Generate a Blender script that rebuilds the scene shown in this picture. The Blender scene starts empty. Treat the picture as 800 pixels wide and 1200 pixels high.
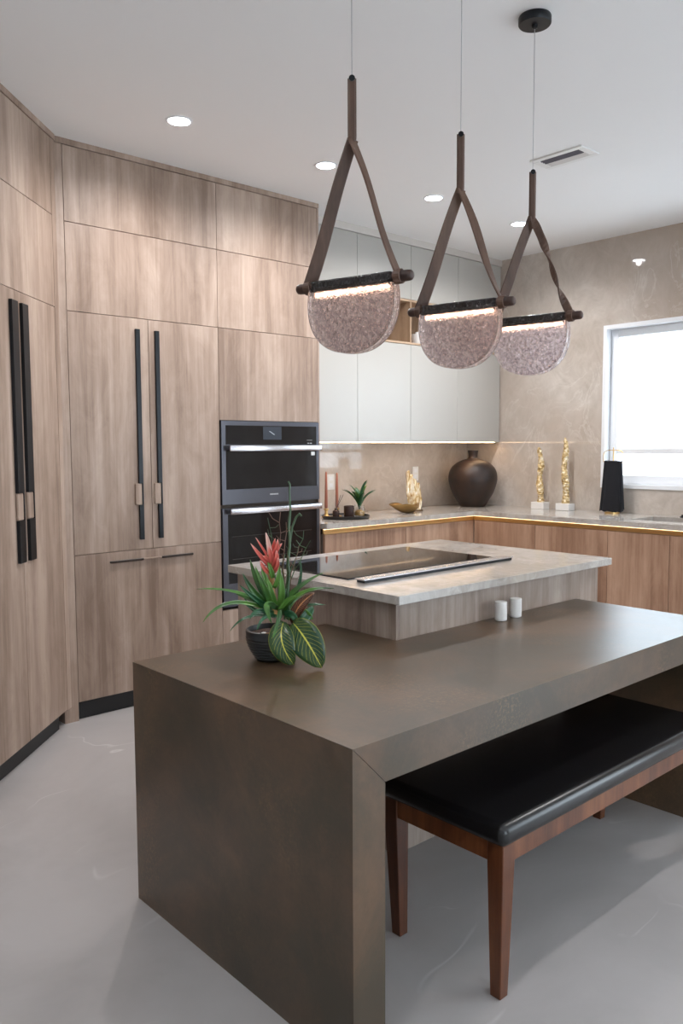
import bpy, bmesh, math, random
from mathutils import Vector, Matrix, Quaternion
random.seed(7)
S = bpy.context.scene
COL = S.collection
R = math.radians

# ------------------------------------------------------------------ camera
cam_d = bpy.data.cameras.new('camera'); cam = bpy.data.objects.new('camera', cam_d); COL.objects.link(cam)
CAMH, FPX, YAW, PITCH, ROLL = 1.4692, 951.52, -0.0026, -0.08, -0.0046
_a = R(48) + YAW
_fw = Vector((math.cos(_a), math.sin(_a), 0)); _rt = Vector((math.sin(_a), -math.cos(_a), 0)); _up = Vector((0, 0, 1))
_f2 = _fw * math.cos(PITCH) + _up * math.sin(PITCH); _u2 = _up * math.cos(PITCH) - _fw * math.sin(PITCH)
_r3 = _rt * math.cos(ROLL) + _u2 * math.sin(ROLL); _u3 = _u2 * math.cos(ROLL) - _rt * math.sin(ROLL)
m = Matrix((_r3, _u3, -_f2)).transposed().to_4x4(); m.translation = (0, 0, CAMH)
cam.matrix_world = m
cam_d.sensor_fit = 'VERTICAL'; cam_d.sensor_height = 36.0; cam_d.lens = 36.0 * FPX / 1200.0
cam_d.clip_start = 0.05; cam_d.clip_end = 100
S.camera = cam

# ------------------------------------------------------------------ world, light, exposure
w = bpy.data.worlds.new('daylight'); S.world = w; w.use_nodes = True
bg = w.node_tree.nodes['Background']
bg.inputs['Color'].default_value = (0.79, 0.905, 1.0, 1); bg.inputs['Strength'].default_value = 5.4
S.view_settings.view_transform = 'Standard'; S.view_settings.look = 'None'
S.view_settings.exposure = 0.6; S.view_settings.gamma = 1.0; S.view_settings.use_curve_mapping = False

# ------------------------------------------------------------------ material helpers
MATS = {}
def mat(name, col=(.8, .8, .8), rough=.5, metal=0, **kw):
    m = bpy.data.materials.new(name); m.use_nodes = True
    b = m.node_tree.nodes['Principled BSDF']
    b.inputs['Base Color'].default_value = (*col, 1); b.inputs['Roughness'].default_value = rough; b.inputs['Metallic'].default_value = metal
    for k, v in kw.items(): b.inputs[k.replace('_', ' ')].default_value = v
    MATS[name] = m
    return m
def nodes(m):
    nt = m.node_tree; return nt, nt.nodes['Principled BSDF'], nt.nodes.new, nt.links.new
def coords(nt, scale, rnd=0.0):
    tc = nt.nodes.new('ShaderNodeTexCoord'); mp = nt.nodes.new('ShaderNodeMapping'); mp.inputs['Scale'].default_value = scale
    if rnd:
        oi = nt.nodes.new('ShaderNodeObjectInfo'); mu = nt.nodes.new('ShaderNodeMath'); mu.operation = 'MULTIPLY'; mu.inputs[1].default_value = rnd
        ad = nt.nodes.new('ShaderNodeVectorMath'); ad.operation = 'ADD'
        nt.links.new(oi.outputs['Random'], mu.inputs[0]); nt.links.new(mu.outputs[0], ad.inputs[1]); nt.links.new(tc.outputs['Object'], ad.inputs[0])
        nt.links.new(ad.outputs[0], mp.inputs['Vector'])
    else: nt.links.new(tc.outputs['Object'], mp.inputs['Vector'])
    return mp.outputs[0]
def noise(nt, vec, sc, det=6, rough=.55, dist=0):
    n = nt.nodes.new('ShaderNodeTexNoise'); n.inputs['Scale'].default_value = sc; n.inputs['Detail'].default_value = det
    n.inputs['Roughness'].default_value = rough; n.inputs['Distortion'].default_value = dist
    nt.links.new(vec, n.inputs['Vector']); return n.outputs['Fac']
def ramp(nt, fac, stops):
    r = nt.nodes.new('ShaderNodeValToRGB'); e = r.color_ramp.elements
    while len(e) < len(stops): e.new(.5)
    for i, (p, c) in enumerate(stops):
        e[i].position = p; e[i].color = (*c, 1) if len(c) == 3 else c
    nt.links.new(fac, r.inputs['Fac']); return r.outputs['Color']
def mixc(nt, fac, a, b, mode='MIX'):
    n = nt.nodes.new('ShaderNodeMix'); n.data_type = 'RGBA'; n.blend_type = mode
    if isinstance(fac, (int, float)): n.inputs[0].default_value = fac
    else: nt.links.new(fac, n.inputs[0])
    for i, v in ((6, a), (7, b)):
        if isinstance(v, tuple): n.inputs[i].default_value = (*v, 1)
        else: nt.links.new(v, n.inputs[i])
    return n.outputs[2]
def mth(nt, op, a, b=None):
    n = nt.nodes.new('ShaderNodeMath'); n.operation = op
    for i, v in ((0, a), (1, b)):
        if v is None: continue
        if isinstance(v, (int, float)): n.inputs[i].default_value = v
        else: nt.links.new(v, n.inputs[i])
    return n.outputs[0]
def bump(nt, b, h, st, dist=.002):
    n = nt.nodes.new('ShaderNodeBump'); n.inputs['Strength'].default_value = st; n.inputs['Distance'].default_value = dist
    nt.links.new(h, n.inputs['Height']); nt.links.new(n.outputs[0], b.inputs['Normal'])

def wood_mat(name, dark, mid, light, rough=.5, rnd=37.0, fine=1.0):
    m = mat(name, mid, rough); nt, b, N, L = nodes(m)
    v1 = coords(nt, (26, 26, .9), rnd); n1 = noise(nt, v1, 1.0, 7, .6, .3)
    v2 = coords(nt, (5, 5, .55), rnd); n2 = noise(nt, v2, 1.0, 4, .5, .8)
    v3 = coords(nt, (110, 110, 3), rnd); n3 = noise(nt, v3, 1.0, 3, .6)
    v4 = coords(nt, (9, 9, 3.2), rnd); n4 = noise(nt, v4, 1.0, 7, .7, .9)
    f = mth(nt, 'ADD', mth(nt, 'MULTIPLY', n1, .27), mth(nt, 'MULTIPLY', n2, .40))
    f = mth(nt, 'ADD', f, mth(nt, 'MULTIPLY', n3, .10 * fine)); f = mth(nt, 'ADD', f, mth(nt, 'MULTIPLY', n4, .23))
    c = ramp(nt, f, [(.40, dark), (.5, mid), (.60, light)])
    L(c, b.inputs['Base Color']); bump(nt, b, n3, .12, .001)
    return m
WOOD = wood_mat('cabinet_oak', (.225, .154, .114), (.345, .250, .194), (.46, .352, .284))
WOOD_W = wood_mat('base_oak', (.21, .112, .068), (.35, .208, .136), (.47, .305, .212))
WOOD_G = wood_mat('island_oak', (.18, .125, .098), (.30, .23, .188), (.42, .34, .29), .45)
BENCHW = wood_mat('bench_wood', (.06, .017, .006), (.13, .040, .014), (.22, .078, .028), .32, 11)
NICHEW = wood_mat('niche_wood', (.28, .18, .11), (.42, .29, .19), (.5, .36, .25))
STRAPM = wood_mat('strap_leather', (.055, .026, .016), (.095, .048, .030), (.14, .078, .052), .5, 5)
BARM = wood_mat('walnut_bar', (.03, .013, .009), (.055, .025, .017), (.10, .05, .035), .4, 5)

def marble(name, c0, c1, c2, vein, rough, sc=1.0, veinamt=.5, glint_z=None, warm=None):
    m = mat(name, c1, rough); nt, b, N, L = nodes(m)
    v = coords(nt, (sc, sc, sc * .8))
    n1 = noise(nt, v, 2.2, 8, .62, .9); n2 = noise(nt, v, 6.5, 8, .65, 1.6); n0 = noise(nt, v, .9, 3, .5, .4)
    f = mth(nt, 'ADD', mth(nt, 'MULTIPLY', n1, .55), mth(nt, 'MULTIPLY', n2, .45))
    c = ramp(nt, f, [(.36, c0), (.5, c1), (.64, c2)])
    if warm: c = mixc(nt, ramp(nt, n0, [(.45, (0, 0, 0)), (.65, (.7, .7, .7))]), c, warm, 'MIX')
    vn = noise(nt, v, 2.6, 5, .6, 1.1); d = mth(nt, 'ABSOLUTE', mth(nt, 'SUBTRACT', vn, .5))
    vm = ramp(nt, d, [(.0, (1, 1, 1)), (.018, (0, 0, 0))])
    msk = ramp(nt, noise(nt, v, 1.7, 2), [(.42, (0, 0, 0)), (.62, (1, 1, 1))])
    vf = mth(nt, 'MULTIPLY', mth(nt, 'MULTIPLY', vm, msk), veinamt)
    c = mixc(nt, vf, c, vein)
    if glint_z is not None:
        tc = N('ShaderNodeTexCoord'); sp = N('ShaderNodeSeparateXYZ'); L(tc.outputs['Object'], sp.inputs[0])
        s = mth(nt, 'LESS_THAN', mth(nt, 'ABSOLUTE', mth(nt, 'SUBTRACT', sp.outputs[2], glint_z)), .0022)
        c = mixc(nt, mth(nt, 'MULTIPLY', s, .2), c, (.62, .57, .52))  # thin pale line painted into the marble as the LED strip's reflection
    L(c, b.inputs['Base Color'])
    return m
WALLM = marble('wall_marble', (.46, .40, .345), (.54, .48, .425), (.63, .57, .515), (.74, .70, .65), .05, 1.0, .35, 1.503, (.45, .36, .29))
TOPM = marble('counter_marble', (.30, .27, .24), (.42, .39, .36), (.52, .495, .465), (.72, .70, .67), .13, 2.0, .4, None, (.44, .38, .32))

# floor: pale grey porcelain with a few thin white veins
FLOORM = mat('floor_porcelain', (.43, .425, .42), .3); nt, b, N, L = nodes(FLOORM)
v = coords(nt, (1, 1, 1)); n1 = noise(nt, v, 1.3, 7, .6, .7)
c = ramp(nt, n1, [(.35, (.39, .37, .362)), (.65, (.47, .447, .44))])
v2 = coords(nt, (.55, 1.5, 1)); vn = noise(nt, v2, 1.1, 3, .5, .5); d = mth(nt, 'ABSOLUTE', mth(nt, 'SUBTRACT', vn, .5))
vm = ramp(nt, d, [(.0, (1, 1, 1)), (.0028, (0, 0, 0))]); msk = ramp(nt, noise(nt, v, 2.1, 2), [(.5, (0, 0, 0)), (.62, (1, 1, 1))])
c = mixc(nt, mth(nt, 'MULTIPLY', mth(nt, 'MULTIPLY', vm, msk), .6), c, (.72, .71, .70)); L(c, b.inputs['Base Color'])

# dark bronze ceramic of the table
BRONZE = mat('bronze_ceramic', (.09, .065, .05), .3, 0, Specular_IOR_Level=.6); nt, b, N, L = nodes(BRONZE)
v = coords(nt, (1, 1, 1)); n1 = noise(nt, v, 1.7, 4, .5, .5); n2 = noise(nt, v, 5, 10, .72, .8); n3 = noise(nt, v, 70, 4, .7)
f = mth(nt, 'ADD', mth(nt, 'MULTIPLY', n1, .6), mth(nt, 'ADD', mth(nt, 'MULTIPLY', n2, .3), mth(nt, 'MULTIPLY', n3, .1)))
c = ramp(nt, f, [(.42, (.056, .039, .023)), (.5, (.092, .056, .032)), (.58, (.130, .075, .042))])
n4 = noise(nt, v, 2.0, 10, .78, .5); pt = ramp(nt, n4, [(.47, (0, 0, 0)), (.60, (1, 1, 1))])
c = mixc(nt, mth(nt, 'MULTIPLY', pt, .55), c, (.050, .042, .026))
sp_ = mth(nt, 'MULTIPLY', ramp(nt, noise(nt, v, 3.1, 3, .5), [(.52, (0, 0, 0)), (.66, (1, 1, 1))]), ramp(nt, noise(nt, v, 95, 5, .8), [(.50, (0, 0, 0)), (.62, (1, 1, 1))]))
c = mixc(nt, mth(nt, 'MULTIPLY', sp_, .75), c, (.20, .115, .055)); L(c, b.inputs['Base Color'])
r = ramp(nt, n2, [(.3, (.29, .29, .29)), (.7, (.33, .33, .33))]); L(r, b.inputs['Roughness']); bump(nt, b, n3, .06, .001)

PAINT = mat('ceiling_paint', (.88, .88, .88), .9)
WALLP = mat('wall_paint', (.74, .73, .72), .9)
WHITE = mat('white_lacquer', (.44, .425, .395), .3)
BODYD = mat('cabinet_carcass', (.10, .075, .06), .8)
BODYL = mat('white_carcass', (.55, .53, .50), .7)
BLACK = mat('black_metal', (.008, .010, .013), .35, .4)
TOE = mat('black_toe_kick', (.012, .013, .014), .5)
STEELD = mat('dark_stainless', (.10, .10, .115), .28, .85)
STEEL = mat('bright_stainless', (.62, .61, .64), .25, 1)
OVGLASS = mat('oven_glass', (.006, .006, .007), .04, 0, Specular_IOR_Level=.55)
OVINNER = mat('oven_rack_tone', (.05, .045, .04), .2)  # dull grey-brown for the rack lines
SCREEN = mat('display_glass', (.045, .055, .07), .12)
COOKG = mat('cooktop_glass', (.010, .009, .009), .03, 0, Specular_IOR_Level=.9)
LEATHER = mat('black_leather', (.006, .006, .007), .27)
nt, b, N, L = nodes(LEATHER); bump(nt, b, noise(nt, coords(nt, (1, 1, 1)), 260, 3), .15, .001)
GOLD = mat('gold', (.75, .52, .22), .28, 1)
GOLDCH = mat('gold_channel', (.55, .36, .16), .35, .9)
FRAMEW = mat('window_white', (.85, .87, .90), .45)
PLASTIC = mat('white_plastic', (.8, .8, .79), .4)
POT = mat('black_ceramic_pot', (.012, .012, .013), .4)
SOIL = mat('potting_soil', (.035, .017, .012), .95)
nt, b, N, L = nodes(SOIL); bump(nt, b, noise(nt, coords(nt, (1, 1, 1)), 90, 4), 1, .01)
L(ramp(nt, noise(nt, coords(nt, (1, 1, 1)), 60, 3), [(.4, (.02, .010, .008)), (.65, (.10, .04, .02))]), b.inputs['Base Color'])
PEBBLE = mat('brown_pebble', (.30, .12, .05), .5)
VASE = mat('dark_bronze_vase', (.05, .030, .022), .45, .1)
nt, b, N, L = nodes(VASE); L(ramp(nt, noise(nt, coords(nt, (1, 1, 1)), 9, 6), [(.35, (.014, .010, .009)), (.65, (.040, .020, .013))]), b.inputs['Base Color'])
GOLDLEAF = mat('gold_leaf_texture', (.62, .46, .22), .4, .3)
nt, b, N, L = nodes(GOLDLEAF); L(ramp(nt, noise(nt, coords(nt, (1, 1, 1)), 38, 5), [(.35, (.36, .23, .08)), (.5, (.66, .49, .24)), (.62, (.85, .76, .58))]), b.inputs['Base Color'])
CRYSTAL = mat('gold_veined_crystal', (.78, .66, .46), .3, .2)
nt, b, N, L = nodes(CRYSTAL); L(ramp(nt, noise(nt, coords(nt, (3, 3, 1)), 14, 5, .6, 1), [(.4, (.45, .28, .10)), (.5, (.76, .60, .36)), (.6, (.86, .80, .68))]), b.inputs['Base Color'])
BLOCKW = mat('white_marble_block', (.80, .79, .77), .25)
CLOTH = mat('black_cloth', (.004, .0045, .008), .9)
CANDLE = mat('terracotta_wax', (.33, .12, .075), .5)
VOTIVE = mat('dark_brown_glass', (.045, .025, .022), .25)
TRAYM = mat('black_tray', (.012, .012, .013), .35)
AMBER = mat('amber_stones', (.55, .33, .09), .4)
CLEAR = mat('clear_glass', (.95, .95, .95), .03, 0, Transmission_Weight=1.0, IOR=1.45)
SINKM = mat('grey_sink', (.05, .055, .06), .35)
VENTD = mat('vent_dark', (.12, .12, .15), .6)
STONEW = mat('white_ribbed_stone', (.78, .76, .74), .4)
STICK = mat('dark_reed', (.04, .03, .03), .7)
TWIG = mat('twig_bark', (.16, .09, .06), .8)
STEM = mat('green_stem', (.035, .085, .03), .4)
LEAFG = mat('glossy_green_leaf', (.03, .12, .03), .32)
nt, b, N, L = nodes(LEAFG); L(ramp(nt, noise(nt, coords(nt, (6, 6, 6), 9), 1.5, 3), [(.35, (.022, .075, .024)), (.55, (.06, .17, .025)), (.7, (.14, .30, .05))]), b.inputs['Base Color'])
LEAFD = mat('deep_green_leaf', (.015, .09, .03), .3)
LEAFL = mat('bright_green_leaf', (.10, .24, .04), .35)
def uvleaf(name, base, vein, w0, w1):
    m = mat(name, base, .28); nt, b, N, L = nodes(m)
    uv = N('ShaderNodeUVMap'); sp = N('ShaderNodeSeparateXYZ'); L(uv.outputs[0], sp.inputs[0])
    ac = mth(nt, 'ABSOLUTE', mth(nt, 'SUBTRACT', sp.outputs[1], .5))
    mid = mth(nt, 'LESS_THAN', ac, w0)
    nn = noise(nt, coords(nt, (1, 1, 1)), 30, 3)
    ph = mth(nt, 'ADD', mth(nt, 'SUBTRACT', mth(nt, 'MULTIPLY', sp.outputs[0], 10.0), mth(nt, 'MULTIPLY', ac, 7.0)), mth(nt, 'MULTIPLY', nn, .5))
    fr = mth(nt, 'ABSOLUTE', mth(nt, 'SUBTRACT', mth(nt, 'FRACT', ph), .5))
    side = mth(nt, 'MULTIPLY', mth(nt, 'LESS_THAN', fr, w1), mth(nt, 'LESS_THAN', ac, .38))
    edge = mth(nt, 'GREATER_THAN', ac, .485)
    blotch = ramp(nt, noise(nt, coords(nt, (1, 1, 1)), 22, 2), [(.45, (0, 0, 0)), (.7, (.5, .5, .5))])
    bc = mixc(nt, blotch, base, (base[0] * 4 + .02, base[1] * 2.2, base[2] * 1.2))
    f = mth(nt, 'MAXIMUM', mid, mth(nt, 'MAXIMUM', mth(nt, 'MULTIPLY', side, .45), mth(nt, 'MULTIPLY', edge, .5)))
    L(mixc(nt, f, bc, vein), b.inputs['Base Color']); return m
CROTON = uvleaf('croton_leaf', (.014, .055, .022), (.62, .58, .09), .024, .06)
CROTONR = uvleaf('croton_leaf_red', (.045, .016, .012), (.60, .28, .12), .05, .12)
FLOWER = mat('coral_bract', (.72, .13, .10), .4)
nt, b, N, L = nodes(FLOWER); uv = N('ShaderNodeUVMap'); sp = N('ShaderNodeSeparateXYZ'); L(uv.outputs[0], sp.inputs[0])
L(ramp(nt, sp.outputs[0], [(0.0, (.22, .20, .05)), (.25, (.62, .10, .08)), (.75, (.78, .17, .13)), (1.0, (.85, .42, .36))]), b.inputs['Base Color'])
FLSTALK = mat('flower_stalk', (.40, .20, .07), .45)

def emis(name, col, st):
    m = mat(name, (.8, .8, .8), .5); b = m.node_tree.nodes['Principled BSDF']
    b.inputs['Emission Color'].default_value = (*col, 1); b.inputs['Emission Strength'].default_value = st; return m
LEDW = emis('warm_led', (1, .66, .38), 20)
LEDP = emis('pendant_led', (1, .66, .45), 4.6)
LEDC = emis('channel_led', (1, .68, .36), 3.2)
TRIML = mat('pale_trim', (.62, .58, .54), .5)
DOWN = emis('downlight_lens', (.93, .96, 1), 26)
# hammered smoky glass: transmission with a fine relief
SMOKE = mat('hammered_smoky_glass', (.74, .66, .66), .12, 0, Transmission_Weight=1.0, IOR=1.42)
nt, b, N, L = nodes(SMOKE); vv = coords(nt, (1, 1, 1)); na = noise(nt, vv, 85, 3, .6, .5); nb = noise(nt, vv, 140, 2, .5, .3)
bump(nt, b, mth(nt, 'ADD', na, mth(nt, 'MULTIPLY', nb, .5)), .9, .006)
L(ramp(nt, na, [(.36, (.52, .44, .44)), (.6, (.88, .81, .81))]), b.inputs['Base Color'])

# ------------------------------------------------------------------ mesh helpers
def newbm(): return bmesh.new()
def add_box(bm, x0, x1, y0, y1, z0, z1, bev=0.0, seg=1):
    t = bmesh.new(); r = bmesh.ops.create_cube(t, size=1)
    for v in t.verts: v.co = Vector(((x0 + x1) / 2 + v.co.x * (x1 - x0), (y0 + y1) / 2 + v.co.y * (y1 - y0), (z0 + z1) / 2 + v.co.z * (z1 - z0)))
    if bev: bmesh.ops.bevel(t, geom=t.edges[:], offset=bev, segments=seg, profile=.5, affect='EDGES')
    merge(bm, t)
    return bm
def merge(bm, t, mtx=None):
    if mtx is not None: bmesh.ops.transform(t, matrix=mtx, verts=t.verts[:])
    bmesh.ops.recalc_face_normals(t, faces=t.faces[:])
    me = bpy.data.meshes.new('tmp'); t.to_mesh(me); t.free(); bm.from_mesh(me); bpy.data.meshes.remove(me)
def box(*a, **k): return add_box(newbm(), *a, **k)
def lathe(prof, cx=0, cy=0, cz=0, seg=48, bm=None):
    bm = bm or newbm(); t = bmesh.new(); rings = []
    for r, z in prof:
        if r < 1e-5: rings.append([t.verts.new((cx, cy, cz + z))])
        else: rings.append([t.verts.new((cx + r * math.cos(2 * math.pi * i / seg), cy + r * math.sin(2 * math.pi * i / seg), cz + z)) for i in range(seg)])
    for a, b_ in zip(rings, rings[1:]):
        for i in range(seg):
            j = (i + 1) % seg
            if len(a) == 1 and len(b_) == 1: continue
            if len(a) == 1: t.faces.new((a[0], b_[i], b_[j]))
            elif len(b_) == 1: t.faces.new((a[i], a[j], b_[0]))
            else: t.faces.new((a[i], a[j], b_[j], b_[i]))
    merge(bm, t); return bm
def tube(pts, rad, seg=8, bm=None):
    bm = bm or newbm(); t = bmesh.new(); pts = [Vector(p) for p in pts]; n = len(pts)
    rads = rad if isinstance(rad, (list, tuple)) else [rad] * n
    tans = [(pts[min(i + 1, n - 1)] - pts[max(i - 1, 0)]).normalized() for i in range(n)]
    ref = Vector((0, 0, 1)) if abs(tans[0].z) < .9 else Vector((1, 0, 0)); nrm = tans[0].cross(ref).normalized(); rings = []
    for p, tg, r in zip(pts, tans, rads):
        nrm = (nrm - tg * nrm.dot(tg)).normalized(); bn = tg.cross(nrm)
        rings.append([t.verts.new(p + (nrm * math.cos(2 * math.pi * k / seg) + bn * math.sin(2 * math.pi * k / seg)) * r) for k in range(seg)])
    for a, b_ in zip(rings, rings[1:]):
        for k in range(seg): t.faces.new((a[k], a[(k + 1) % seg], b_[(k + 1) % seg], b_[k]))
    t.faces.new(rings[0]); t.faces.new(rings[-1]); merge(bm, t); return bm
def ribbon(pts, wid, thick, wdirs, bm=None):
    """flat strap along pts; wdirs = width direction per point"""
    bm = bm or newbm(); t = bmesh.new(); pts = [Vector(p) for p in pts]; n = len(pts); rings = []
    for i, p in enumerate(pts):
        tg = (pts[min(i + 1, n - 1)] - pts[max(i - 1, 0)]).normalized(); wd = Vector(wdirs[i]); wd = (wd - tg * wd.dot(tg)).normalized(); nn = tg.cross(wd)
        ww = (wid[i] if isinstance(wid, (list, tuple)) else wid) / 2; h = thick / 2; e = h * .8
        rings.append([t.verts.new(p + wd * a + nn * b_) for a, b_ in ((-ww + e, -h), (ww - e, -h), (ww, 0), (ww - e, h), (-ww + e, h), (-ww, 0))])
    for a, b_ in zip(rings, rings[1:]):
        for k in range(6): t.faces.new((a[k], a[(k + 1) % 6], b_[(k + 1) % 6], b_[k]))
    t.faces.new(rings[0]); t.faces.new(rings[-1]); merge(bm, t); return bm
def prism(poly, axis, lo, hi, bm=None):
    """extrude a 2D polygon; axis 'y': poly in xz; 'z': poly in xy; 'x': poly in yz"""
    bm = bm or newbm(); t = bmesh.new()
    f = {'y': lambda p, h: (p[0], h, p[1]), 'z': lambda p, h: (p[0], p[1], h), 'x': lambda p, h: (h, p[0], p[1])}[axis]
    a = [t.verts.new(f(p, lo)) for p in poly]; b_ = [t.verts.new(f(p, hi)) for p in poly]; n = len(poly)
    for i in range(n): t.faces.new((a[i], a[(i + 1) % n], b_[(i + 1) % n], b_[i]))
    t.faces.new(a); t.faces.new(b_); merge(bm, t); return bm
def bez(p0, p1, p2, n=10):
    p0, p1, p2 = Vector(p0), Vector(p1), Vector(p2)
    return [p0 * (1 - t) ** 2 + p1 * 2 * t * (1 - t) + p2 * t * t for t in [i / n for i in range(n + 1)]]
def leaf(pts, width, normal_hint, fold=.25, shape='blade', cup=0.0, bm=None, nx=4):
    bm = bm or newbm(); t = bmesh.new(); uvl = t.loops.layers.uv.new('UVMap'); n = len(pts); rows = []; hint = Vector(normal_hint)
    for i, p in enumerate(pts):
        s = i / (n - 1); tg = (pts[min(i + 1, n - 1)] - pts[max(i - 1, 0)]).normalized()
        wd = tg.cross(hint); wd = wd.normalized() if wd.length > 1e-4 else Vector((1, 0, 0)); nn = wd.cross(tg).normalized()
        if shape == 'blade': w_ = width * (min(1, .45 + s * 2.2)) * (1 - s ** 3) + .0006
        elif shape == 'lance': w_ = width * 1.15 * (s + .04) ** .35 * max(0, 1 - s) ** .75 * 1.25 + .0005
        elif shape == 'oval': w_ = width * (math.sin(math.pi * min(1, s * .97 + .03)) ** .62) + .0004
        else: w_ = width * math.sin(math.pi * (s * .9 + .08)) ** .9 + .0004
        rows.append([(t.verts.new(p + wd * (w_ * (k / nx - .5)) + nn * (abs(k / nx - .5) * 2 * w_ * fold - cup * w_ * math.sin(s * 9) * abs(k / nx - .5))), s, k / nx) for k in range(nx + 1)])
    for a, b_ in zip(rows, rows[1:]):
        for k in range(nx):
            q = (a[k], a[k + 1], b_[k + 1], b_[k]); f = t.faces.new([x[0] for x in q])
            for lp, x in zip(f.loops, q): lp[uvl].uv = (x[1], x[2])
            f.smooth = True
    me = bpy.data.meshes.new('tmp'); t.to_mesh(me); t.free(); bm.from_mesh(me); bpy.data.meshes.remove(me); return bm

def obj(name, bm, material, parent=None, local=False, smooth=False, solid=0.0):
    """link bm as one mesh object; coordinates are world unless local"""
    me = bpy.data.meshes.new(name); bm.to_mesh(me); bm.free(); o = bpy.data.objects.new(name, me); COL.objects.link(o)
    me.materials.append(material)
    if smooth:
        for p in me.polygons: p.use_smooth = True
        me.set_sharp_from_angle(angle=R(38))
    if parent is not None:
        root = parent
        while root.parent: root = root.parent
        if not local:
            mw = Matrix.Translation(root.location) @ root.rotation_euler.to_matrix().to_4x4(); me.transform(mw.inverted())
        o.parent = parent
    if solid:
        md = o.modifiers.new('solid', 'SOLIDIFY'); md.thickness = solid; md.offset = 0
    return o
def thing(name, label, cat, loc=(0, 0, 0), rotz=0, group=None):
    o = bpy.data.objects.new(name, None); COL.objects.link(o); o.location = loc; o.rotation_euler = (0, 0, rotz)
    o['label'] = label; o['category'] = cat
    if group: o['group'] = group
    return o
def tag(o, label, cat, group=None):
    o['label'] = label; o['category'] = cat
    if group: o['group'] = group
    # move origin to base centre
    me = o.data; xs = [v.co for v in me.vertices]
    c = Vector(((min(v.x for v in xs) + max(v.x for v in xs)) / 2, (min(v.y for v in xs) + max(v.y for v in xs)) / 2, min(v.z for v in xs)))
    me.transform(Matrix.Translation(-c)); o.location = c
    return o
def struct(name, bm, material):
    o = obj(name, bm, material); o['kind'] = 'structure'; return o

# ------------------------------------------------------------------ key dimensions
CEIL = 3.05; XW = 5.784; YBK = 4.70; YW = 4.13; YU = 4.33
KZ, KX, KY = .955, 5.11, 4.07
REAR = -3.6; LEFTX = -2.2
# ------------------------------------------------------------------ room shell
struct('floor', box(LEFTX - .1, XW + .2, REAR, YBK + .9, -.12, 0), FLOORM)
struct('ceiling', box(LEFTX - .1, XW + .2, REAR, YBK + .9, CEIL, CEIL + .12), PAINT)
struct('wall_back', box(3.54, XW, YBK, YBK + .12, 0, CEIL), WALLM)
bm = newbm()                                             # window wall with its opening
WY0, WY1, WZ0, WZ1 = 1.50, 3.354, 1.1424, 2.3915
add_box(bm, XW, XW + .2, WY1, YBK + .12, 0, CEIL); add_box(bm, XW, XW + .2, -1.0, WY0, 0, CEIL)
add_box(bm, XW, XW + .2, WY0, WY1, 0, WZ0); add_box(bm, XW, XW + .2, WY0, WY1, WZ1, CEIL); add_box(bm, XW, XW + .2, REAR, -1.0, 2.6, CEIL)
struct('wall_right', bm, WALLM)
bm = newbm(); add_box(bm, LEFTX, .2, REAR - .12, REAR, 0, CEIL); add_box(bm, 1.7, XW, REAR - .12, REAR, 0, CEIL); add_box(bm, .2, 1.7, REAR - .12, REAR, 2.4, CEIL)
struct('wall_front', bm, WALLP)
struct('wall_left', box(LEFTX - .12, LEFTX, REAR, YBK + .9, 0, CEIL), WALLP)
bm = newbm(); add_box(bm, LEFTX, 3.53, YBK + .78, YBK + .9, 0, CEIL); struct('wall_rear', bm, WALLP)
# second opening further along the right wall: a wide glazed door, out of frame
o = struct('door_1', newbm(), FRAMEW); bm = newbm()
for y in (-3.55, -2.3, -1.07): add_box(bm, XW + .05, XW + .12, y, y + .06, 0, 2.6)
add_box(bm, XW + .05, XW + .12, -3.49, -1.07, 2.53, 2.6); add_box(bm, XW + .05, XW + .12, -3.49, -1.07, 0, .07); bm.to_mesh(o.data); bm.free()

# window: white lining, sash and sill
bm = newbm()
add_box(bm, XW - .012, XW + .11, WY1 - .028, WY1, WZ0, WZ1); add_box(bm, XW - .012, XW + .11, WY0, WY0 + .028, WZ0, WZ1)
add_box(bm, XW - .012, XW + .11, WY0 + .028, WY1 - .028, WZ1 - .03, WZ1); add_box(bm, XW - .012, XW + .11, WY0 + .028, WY1 - .028, WZ0, WZ0 + .03)
win = struct('window_1', bm, FRAMEW)
bm = newbm(); a0, a1, b0, b1 = WY0 + .028, WY1 - .028, WZ0 + .03, WZ1 - .03
add_box(bm, XW + .06, XW + .10, a1 - .06, a1, b0, b1, bev=.004); add_box(bm, XW + .06, XW + .10, a0, a0 + .06, b0, b1, bev=.004)
add_box(bm, XW + .06, XW + .10, a0 + .06, a1 - .06, b0, b0 + .07, bev=.004); add_box(bm, XW + .06, XW + .10, a0 + .06, a1 - .06, b1 - .06, b1, bev=.004)
add_box(bm, XW + .06, XW + .10, a0 + .06, a1 - .06, b0 + .235, b0 + .275, bev=.004)
obj('window_frame', bm, FRAMEW, win)
obj('window_pane', box(XW + .078, XW + .082, a0 + .05, a1 - .05, b0 + .05, b1 - .05), mat('window_glass', (.97, .985, 1), 0, 0, Transmission_Weight=1.0, IOR=1.02), win)

# neighbouring house seen washed out through the window
HOUSE = mat('neighbour_render', (.88, .90, .92), .9)
bm = newbm(); add_box(bm, 9.2, 9.6, -1, 9.5, -.5, 4.6); 
hs = struct('house_next_door', bm, HOUSE); hs['label'] = 'pale wall of the house next door'
struct('bright_ground', box(XW + .25, 9.2, -6, 11, -.6, -.1), mat('outside_paving', (.8, .8, .8), .9))  # outside paving, kept pale to bounce daylight up to the ceiling

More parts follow.
